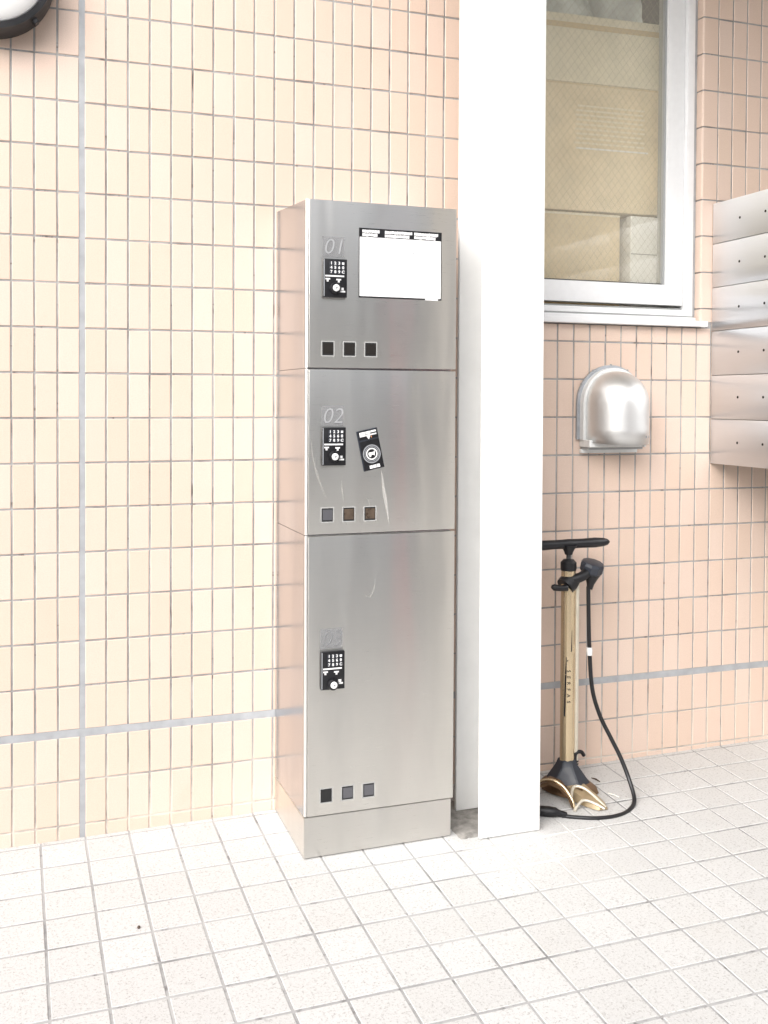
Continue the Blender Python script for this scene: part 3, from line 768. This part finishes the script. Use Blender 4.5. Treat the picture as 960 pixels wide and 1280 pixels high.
for k in range(nv):
    t = math.pi / 2 * k / nv; zs.append((math.cos(t) ** 0.92, VZ + RZ * math.sin(t), 0.0))
for s_, z, fr_ in zs: rings.append([b.verts.new(p) for p in ringpts(s_, z, fr_)])
top = b.verts.new((VX, -0.026, VZ + RZ))
for r0, r1 in zip(rings, rings[1:]):
    for i in range(nu): b.faces.new((r0[i], r0[i + 1], r1[i + 1], r1[i]))
for i in range(nu): b.faces.new((rings[-1][i], rings[-1][i + 1], top))
sol = vobj('hood', b, 'vent_aluminium', smooth=True, angle=60)
md = sol.modifiers.new('thickness', 'SOLIDIFY'); md.thickness = 0.0016; md.offset = -1
vobj('damper_shelf', bx(1.268, 1.4405, -0.052, -0.0005, 0.8650, 0.8838, bev=0.001), 'vent_rim_white')
vobj('damper_gap', bx(1.272, 1.437, -0.040, -0.0005, 0.8585, 0.8648), 'gasket_grey')
vobj('lower_plate', bx(1.268, 1.4405, -0.012, -0.0005, 0.8480, 0.8584, bev=0.001), 'vent_rim_white')
b = BM(); tube(b, [(1.4305, -0.055, 0.884), (1.4305, -0.055, 0.866)], [0.0018, 0.003], 8); vobj('chain_peg', b, 'window_white', smooth=True)
for a in (90, 122, 60, 150, 30):
    b = BM(); lathe(b, [(0.0032, 0), (0.0032, 0.0015), (0.0018, 0.003), (0, 0.003)], (VX + 0.1025 * math.cos(R(a)), -0.006, VZ + 0.1025 * math.sin(R(a))), (0, -1, 0), 10); vobj('rivet', b, 'gasket_grey', smooth=True)
for q, (a, wd) in enumerate(((0.66, 0.006), (0.72, 0.003), (0.77, 0.007))):       # small stamped mark near the lower edge
    ang = math.pi * a; x = VX - RX * math.cos(ang); yv = -0.026 - RY * math.sin(ang)
    nv_ = Vector((-math.cos(ang) / RX, -math.sin(ang) / RY, 0)).normalized(); th = math.atan2(nv_.x, -nv_.y)
    b = BM(); box(b, -wd / 2, wd / 2, -0.0004, 0.0012, -0.0032, 0.0032); b.transform(Matrix.Translation((x, yv, 0.8935)) @ Matrix.Rotation(th, 4, 'Z'))
    vobj('stamped_mark', b, 'vent_flange_grey')

# ================================================================== MAILBOXES
MX = 1.684
mb = thing('mailbox_bank', 'stainless steel mailbox bank at the right edge of the wall', 'mailbox', (MX, 0, 0.81))
MZ = [0.8135, 0.9375, 1.0580, 1.1805, 1.3000, 1.4205, 1.5330]
def mobj(name, b, mat, parent=None, **k):
    b.transform(Matrix.Translation((-MX, 0, -0.81))); return obj(name, b, mat, parent or mb, **k)
mobj('cabinet', bx(MX + 0.012, 2.018, -0.82, -0.003, MZ[0] + 0.003, MZ[-1] - 0.003), 'gasket_grey')
for z0, z1 in zip(MZ, MZ[1:]):
    for yi, (y0, y1) in enumerate(((-0.405, -0.0025), (-0.815, -0.407))):
        b = BM(); box(b, MX, MX + 0.0118, y0, y1, z0 + 0.0006, z1 - 0.0008, 0.0009, 2)
        pn = mobj('front_panel', b, 'mailbox_steel', smooth=True)
        for yy in (-0.112, -0.209, -0.306):
            b = BM(); lathe(b, [(0.0036, 0), (0.0036, 0.0006), (0.0024, 0.0006), (0.0, 0.0002)], (MX + 0.0002, yy - (0.41 if yi else 0), (z0 + z1) / 2), (-1, 0, 0), 12)
            mobj('screw_hole', b, 'dark_void', pn)

# ================================================================== WALL LAMP
lx, lz = -0.192, 1.893
lamp = thing('wall_lamp', 'round black rimmed wall lamp with white diffuser at top left', 'lamp', (lx, 0, lz))
b = BM(); lathe(b, [(0.120, 0.001), (0.134, 0.001), (0.1345, 0.045), (0.130, 0.062), (0.118, 0.064), (0.118, 0.05), (0.0, 0.05)], (0, 0, 0), (0, -1, 0), 72); obj('rim', b, 'lamp_black', lamp, smooth=True)
b = BM(); lathe(b, [(0.1178, 0.0505)] + [(0.1178 * math.cos(t), 0.056 + 0.034 * math.sin(t)) for t in [i * math.pi / 2 / 12 for i in range(12)]] + [(0, 0.090)], (0, 0, 0), (0, -1, 0), 72); obj('diffuser', b, 'lamp_diffuser', lamp, smooth=True)
for a in (-47, 60, 180):
    b = BM(); box(b, 0.131, 0.1425, -0.052, -0.030, -0.006, 0.006, 0.002, 2); b.transform(Matrix.Rotation(R(-a), 4, 'Y')); obj('clip', b, 'lamp_black', lamp)

# ================================================================== BICYCLE PUMP
px, py = 1.172, -0.114; pz = fz(px, py)
pump = thing('floor_pump', 'gold bicycle floor pump with black handle and hose beside the white column', 'pump', (px, py, pz))
def pobj(name, b, mat, **k):
    b.transform(Matrix.Translation((-px, -py, -pz))); return obj(name, b, mat, pump, **k)
b = BM(); lathe(b, [(0.0180, 0.070), (0.0180, 0.573), (0.0165, 0.575)], (px, py, 0), n=32); pobj('barrel', b, 'gold_paint', smooth=True)
b = BM(); tube(b, [(px + 0.0240, py - 0.0010, 0.06), (px + 0.0240, py - 0.0010, 0.545)], 0.0066, 14); pobj('side_tube', b, 'gold_pale', smooth=True)
b = BM(); lathe(b, [(0.0190, 0.560), (0.0200, 0.566), (0.0200, 0.580), (0.013, 0.588), (0.0075, 0.589)], (px, py, 0), n=28); pobj('collar', b, 'black_plastic', smooth=True)
b = BM(); tube(b, [(px, py, 0.585), (px, py, 0.612)], 0.0058, 14); pobj('piston_rod', b, 'gasket_dark', smooth=True)
hp = [(-0.118, 0.003), (-0.114, 0.008), (-0.105, 0.0105), (-0.075, 0.0125), (-0.04, 0.0115), (-0.018, 0.0118), (0, 0.0125), (0.018, 0.0118), (0.04, 0.0118), (0.075, 0.0128), (0.100, 0.0108), (0.110, 0.008), (0.116, 0.003)]
b = BM(); tube(b, [(px + a, py - 0.02 * a, 0.6265 + 0.010 * a) for a, r_ in hp], [r_ for a, r_ in hp], 18); tube(b, [(px, py, 0.600), (px, py, 0.606), (px, py, 0.613), (px, py, 0.624)], [0.0095, 0.011, 0.0145, 0.022], 18); pobj('handle', b, 'black_plastic', smooth=True)
# clamp band, lever and arm carrying the gauge
b = BM(); tube(b, [(px - 0.012, py - 0.004, 0.520), (px + 0.001, py - 0.001, 0.530), (px + 0.012, py + 0.002, 0.540)], [0.0235, 0.0245, 0.0225], 20)
pobj('clamp_band', b, 'black_plastic', smooth=True)
b = BM(); tube(b, [(px - 0.052, py - 0.010, 0.5235), (px - 0.046, py - 0.010, 0.5215), (px - 0.030, py - 0.012, 0.5185), (px - 0.012, py - 0.016, 0.5200)], [0.005, 0.0085, 0.0075, 0.009], 12); pobj('clamp_lever', b, 'black_plastic', smooth=True)
b = BM(); tube(b, spline([(px + 0.004, py - 0.012, 0.538), (px + 0.028, py - 0.016, 0.545), (px + 0.048, py - 0.012, 0.556)], 4), 0.0125, 12); pobj('gauge_arm', b, 'black_plastic', smooth=True)
gx, gy, gz = px + 0.064, py - 0.006, 0.566
b = BM(); lathe(b, [(0.024, -0.016), (0.029, -0.010), (0.0305, 0.006), (0.027, 0.013), (0.020, 0.0145), (0.0, 0.015)], (gx, gy, gz), (0.10, -0.30, 1), 10); pobj('gauge', b, 'gun_plastic', smooth=True, angle=25)
b = BM(); tube(b, [(gx + 0.002, gy, gz - 0.010), (gx - 0.001, gy, gz - 0.026), (gx - 0.004, gy, gz - 0.042), (gx - 0.006, gy, gz - 0.056)], [0.0260, 0.0170, 0.0100, 0.0068], 16); pobj('gauge_neck', b, 'black_plastic', smooth=True)
# hose centre line in metres: down from the gauge, then round on the paving
hose = [(1.2265, -0.119, 0.517), (1.2265, -0.122, 0.442), (1.2270, -0.127, 0.354), (1.2295, -0.137, 0.262), (1.2440, -0.150, 0.197), (1.2640, -0.167, 0.146), (1.2810, -0.188, 0.098), (1.2905, -0.213, 0.048), (1.2830, -0.245, 0.0125), (1.2480, -0.272, 0.0020), (1.2020, -0.288, 0.0015), (1.1500, -0.284, 0.0018), (1.1050, -0.264, 0.0022), (1.0800, -0.250, 0.004)]
b = BM(); tube(b, spline(hose, 8), 0.0052, 12); pobj('hose', b, 'black_rubber', smooth=True, angle=60)
b = BM(); tube(b, [(1.2266, -0.1262, 0.364), (1.2268, -0.1268, 0.355), (1.2268, -0.1275, 0.344)], [0.0068, 0.0075, 0.0066], 12); pobj('hose_clip', b, 'paper_white', smooth=True)
ch = [((1.090, -0.254, 0.0065), 0.0058), ((1.082, -0.251, 0.0075), 0.0072), ((1.072, -0.246, 0.0095), 0.0085), ((1.066, -0.243, 0.0110), 0.0115), ((1.052, -0.236, 0.0120), 0.0125), ((1.035, -0.227, 0.0125), 0.0120), ((1.022, -0.221, 0.0125), 0.0085)]
b = BM(); tube(b, [c_[0] for c_ in ch], [c_[1] for c_ in ch], 16); pobj('valve_head', b, 'black_plastic', smooth=True)
# foot: black shroud, bronze arched body and pale looped treads
def loft(b, rings_):
    v = [[b.verts.new(p) for p in r_] for r_ in rings_]; n = len(v[0])
    for r0, r1 in zip(v, v[1:]):
        for k in range(n): b.faces.new((r0[k], r0[(k + 1) % n], r1[(k + 1) % n], r1[k]))
    b.faces.new(v[0][::-1]); b.faces.new(v[-1])
b = BM(); sh = []
for z, pts_ in ((0.084, [(-0.017, -0.014), (0.0, -0.021), (0.017, -0.014), (0.017, 0.016), (-0.017, 0.016)]),
                (0.070, [(-0.022, -0.016), (0.0, -0.026), (0.022, -0.017), (0.020, 0.020), (-0.020, 0.020)]),
                (0.020, [(-0.052, -0.016), (0.0, -0.072), (0.050, -0.048), (0.045, 0.040), (-0.045, 0.040)])):
    sh.append([(px + x, py + y, z + pz - 0.008) for x, y in pts_])
loft(b, sh); bmesh.ops.bevel(b, geom=b.edges[:], offset=0.002, segments=2, affect='EDGES'); pobj('shroud', b, 'gun_plastic', smooth=True, angle=30)
b = BM(); loft(b, [[(px + x * s_, py + y * s_, z + pz) for x, y in ((-0.052, -0.020), (-0.030, -0.060), (0.0, -0.080), (0.054, -0.052), (0.060, 0.0), (0.045, 0.044), (-0.045, 0.044), (-0.058, 0.012))] for s_, z in ((0.86, 0.024), (1.0, 0.016), (1.08, 0.0015))]); pobj('base_plate', b, 'bronze_paint', smooth=True, angle=40)
# right tread reaching towards the street
b = BM(); rings_ = []
for t, wd, h in ((0, 0.030, 0.030), (0.25, 0.029, 0.024), (0.55, 0.026, 0.018), (0.85, 0.020, 0.012), (1.0, 0.012, 0.008)):
    c_ = Vector((px - 0.004, py - 0.050, 0)).lerp(Vector((1.192, -0.252, 0)), t); zz = fz(c_.x, c_.y)
    rings_.append([(c_.x - wd, c_.y, zz + 0.002), (c_.x - wd * 0.8, c_.y, zz + h), (c_.x + wd * 0.8, c_.y, zz + h), (c_.x + wd, c_.y, zz + 0.002)])
loft(b, rings_); pobj('foot_tread', b, 'bronze_pale', smooth=True, angle=30)
def gobj(pts, rad, name='tread_rib', mat='gold_pale'):
    b = BM(); tube(b, spline(pts, 7), rad, 10); pobj(name, b, mat, smooth=True, angle=60)
gobj([(1.128, -0.215, 0.004), (1.136, -0.198, 0.022), (1.155, -0.178, 0.037), (1.176, -0.190, 0.035), (1.192, -0.222, 0.020), (1.200, -0.250, 0.008)], 0.0036)
gobj([(1.122, -0.236, 0.005), (1.134, -0.230, 0.014), (1.152, -0.226, 0.022), (1.172, -0.236, 0.018), (1.194, -0.254, 0.007)], 0.0034)
# left arched tread going behind the column
b = BM(); rings_ = []
for x, y, z, h in ((px - 0.110, -0.128, 0.004, 0.006), (px - 0.098, -0.140, 0.034, 0.007), (px - 0.080, -0.160, 0.048, 0.008), (px - 0.062, -0.180, 0.042, 0.009), (px - 0.050, -0.200, 0.024, 0.009), (px - 0.046, -0.214, 0.003, 0.008)):
    rings_.append([(x - 0.004, y - 0.012, z), (x - 0.004, y - 0.012, z + h), (x + 0.018, y + 0.020, z + h), (x + 0.018, y + 0.020, z)])
loft(b, rings_); pobj('foot_tread', b, 'bronze_paint', smooth=True, angle=50)
gobj([(px - 0.112, -0.132, 0.006), (px - 0.096, -0.146, 0.046), (px - 0.076, -0.168, 0.058), (px - 0.056, -0.190, 0.048), (px - 0.044, -0.212, 0.024), (px - 0.042, -0.222, 0.004)], 0.0034, mat='gold_paint')
# hook for the valve head
gobj([(px + 0.026, py - 0.002, 0.028), (px + 0.023, py - 0.004, 0.060), (px + 0.021, py - 0.004, 0.088), (px + 0.026, py - 0.005, 0.098), (px + 0.038, py - 0.006, 0.098), (px + 0.046, py - 0.006, 0.088)], 0.0048, 'valve_hook', 'black_plastic')
for k in range(5):
    b = BM(); lathe(b, [(0.0075, -0.0015), (0.0082, 0), (0.0075, 0.0015)], (px + 0.0225, py - 0.004, 0.048 + k * 0.007), (0, 0, 1), 12); pobj('hook_rib', b, 'black_plastic', smooth=True)
# lettering and stripe on the barrel
def on_barrel(name, x0, x1, z0, z1, mat='black_plastic', xs0=None, xs1=None):
    b = BM(); n = 5; V = []
    for z, (a0, a1) in ((z0, (x0, x1)), (z1, (xs0 if xs0 is not None else x0, xs1 if xs1 is not None else x1))):
        V.append([b.verts.new((px + 0.01835 * math.sin(a0 + (a1 - a0) * k / n), py - 0.01835 * math.cos(a0 + (a1 - a0) * k / n), z)) for k in range(n + 1)])
    for k in range(n): b.faces.new((V[0][k], V[0][k + 1], V[1][k + 1], V[1][k]))
    pobj(name, b, mat, smooth=True)
A0 = -math.atan2(px - CAM.x, py - CAM.y) + math.pi            # angle that faces the street
fa = math.atan2(CAM.x - px, -(CAM.y - py))
on_barrel('stripe', fa - 0.50, fa - 0.28, 0.195, 0.300, xs0=fa - 0.36, xs1=fa - 0.14)
on_barrel('stripe', fa - 0.36, fa - 0.14, 0.301, 0.345, xs0=fa - 0.22, xs1=fa - 0.14)
on_barrel('stripe', fa - 0.10, fa + 0.02, 0.334, 0.362, xs0=fa + 0.50, xs1=fa + 0.62)
on_barrel('stripe', fa + 0.46, fa + 0.62, 0.362, 0.412, xs0=fa + 0.56, xs1=fa + 0.62)
for k, ch_ in enumerate('SERFAS'):
    me = text_mesh('letter', ch_, 0.0125, 'black_plastic', extrude=0.0002)
    a = fa + 0.14; o_ = link('letter', me, pump, (0.01860 * math.sin(a), -0.01860 * math.cos(a), 0.310 - k * 0.0155 - pz), Euler((R(90), R(90), a), 'XYZ'))
    o_.rotation_euler = (Matrix.Rotation(a, 3, 'Z') @ Matrix.Rotation(R(90), 3, 'X') @ Matrix.Rotation(R(-90), 3, 'Z')).to_euler()

# ================================================================== SMALL LITTER ON THE PAVING
def litter(name, label, cat, pts, rad, mat):
    b = BM(); tube(b, [(x, y, fz(x, y) + h) for x, y, h in pts], rad, 7); tag(obj(name, b, mat, smooth=True), label, cat)
litter('twig', 'tiny dark twig lying on the paving behind the pump', 'twig', [(1.262, -0.085, 0.003), (1.268, -0.098, 0.004), (1.270, -0.112, 0.003)], [0.0010, 0.0022, 0.0014], 'twig_brown')
litter('straw', 'short pale straw lying on the paving inside the hose loop', 'straw', [(1.253, -0.178, 0.003), (1.262, -0.192, 0.0035), (1.266, -0.206, 0.003)], [0.0014, 0.0016, 0.0012], 'straw_pale')
b = BM(); bmesh.ops.create_icosphere(b, subdivisions=2, radius=0.0032)
for v in b.verts: v.co *= 1 + rnd.uniform(-0.15, 0.15)
tag(obj('pebble', b, 'twig_brown', smooth=True, loc=(0.078, -0.405, fz(0.078, -0.405) + 0.002)), 'tiny black pebble alone on the paving at lower left', 'pebble')

# ================================================================== ACROSS THE STREET (only seen as reflections)
bld = thing('street_building', 'pale building across the street mirrored in the locker doors', 'building', (2, -9, -0.16))
b = BM(); box(b, -16, 18, -4, 0, 0, 4.4); obj('wall', b, 'facade_grey', bld)
for i in range(12):                                             # shopfront bays: pier, shutter, door, window
    wx_ = -15.5 + i * 2.6
    b = BM(); box(b, wx_, wx_ + 0.42, 0.0, 0.14, 0, 4.5); obj('pier', b, 'column_paint', bld)
    b = BM(); box(b, wx_ + 0.62, wx_ + 1.25, -0.02, 0.05, 0.05, 2.4); obj('shutter', b, 'concrete', bld)
    b = BM(); box(b, wx_ + 1.45, wx_ + 2.35, -0.02, 0.05, 0.5, 2.4); wo = obj('window', b, 'window_aluminium', bld)
    b = BM(); box(b, wx_ + 1.50, wx_ + 2.30, 0.04, 0.06, 0.55, 2.35); obj('pane', b, 'facade_window', wo)
    b = BM(); box(b, wx_ + 0.75, wx_ + 2.25, -0.02, 0.05, 2.9, 4.0); wo = obj('window', b, 'window_aluminium', bld)
    b = BM(); box(b, wx_ + 0.80, wx_ + 2.20, 0.04, 0.06, 2.95, 3.95); obj('pane', b, 'facade_window', wo)
bo = thing('bollard', 'red street bollard showing as a red streak in the middle door', 'bollard', (2.44, -4.1, -0.16))  # unseen post, added to throw a red streak onto the locker
b = BM(); lathe(b, [(0.13, 0), (0.13, 1.20), (0.10, 1.27), (0.0, 1.30)], n=24); obj('post', b, 'red_paint', bo, smooth=True)
b = BM(); lathe(b, [(0.0, 0.0), (0.19, 0.0), (0.19, 0.03), (0.135, 0.05)], n=24); obj('foot', b, 'gasket_dark', bo, smooth=True)
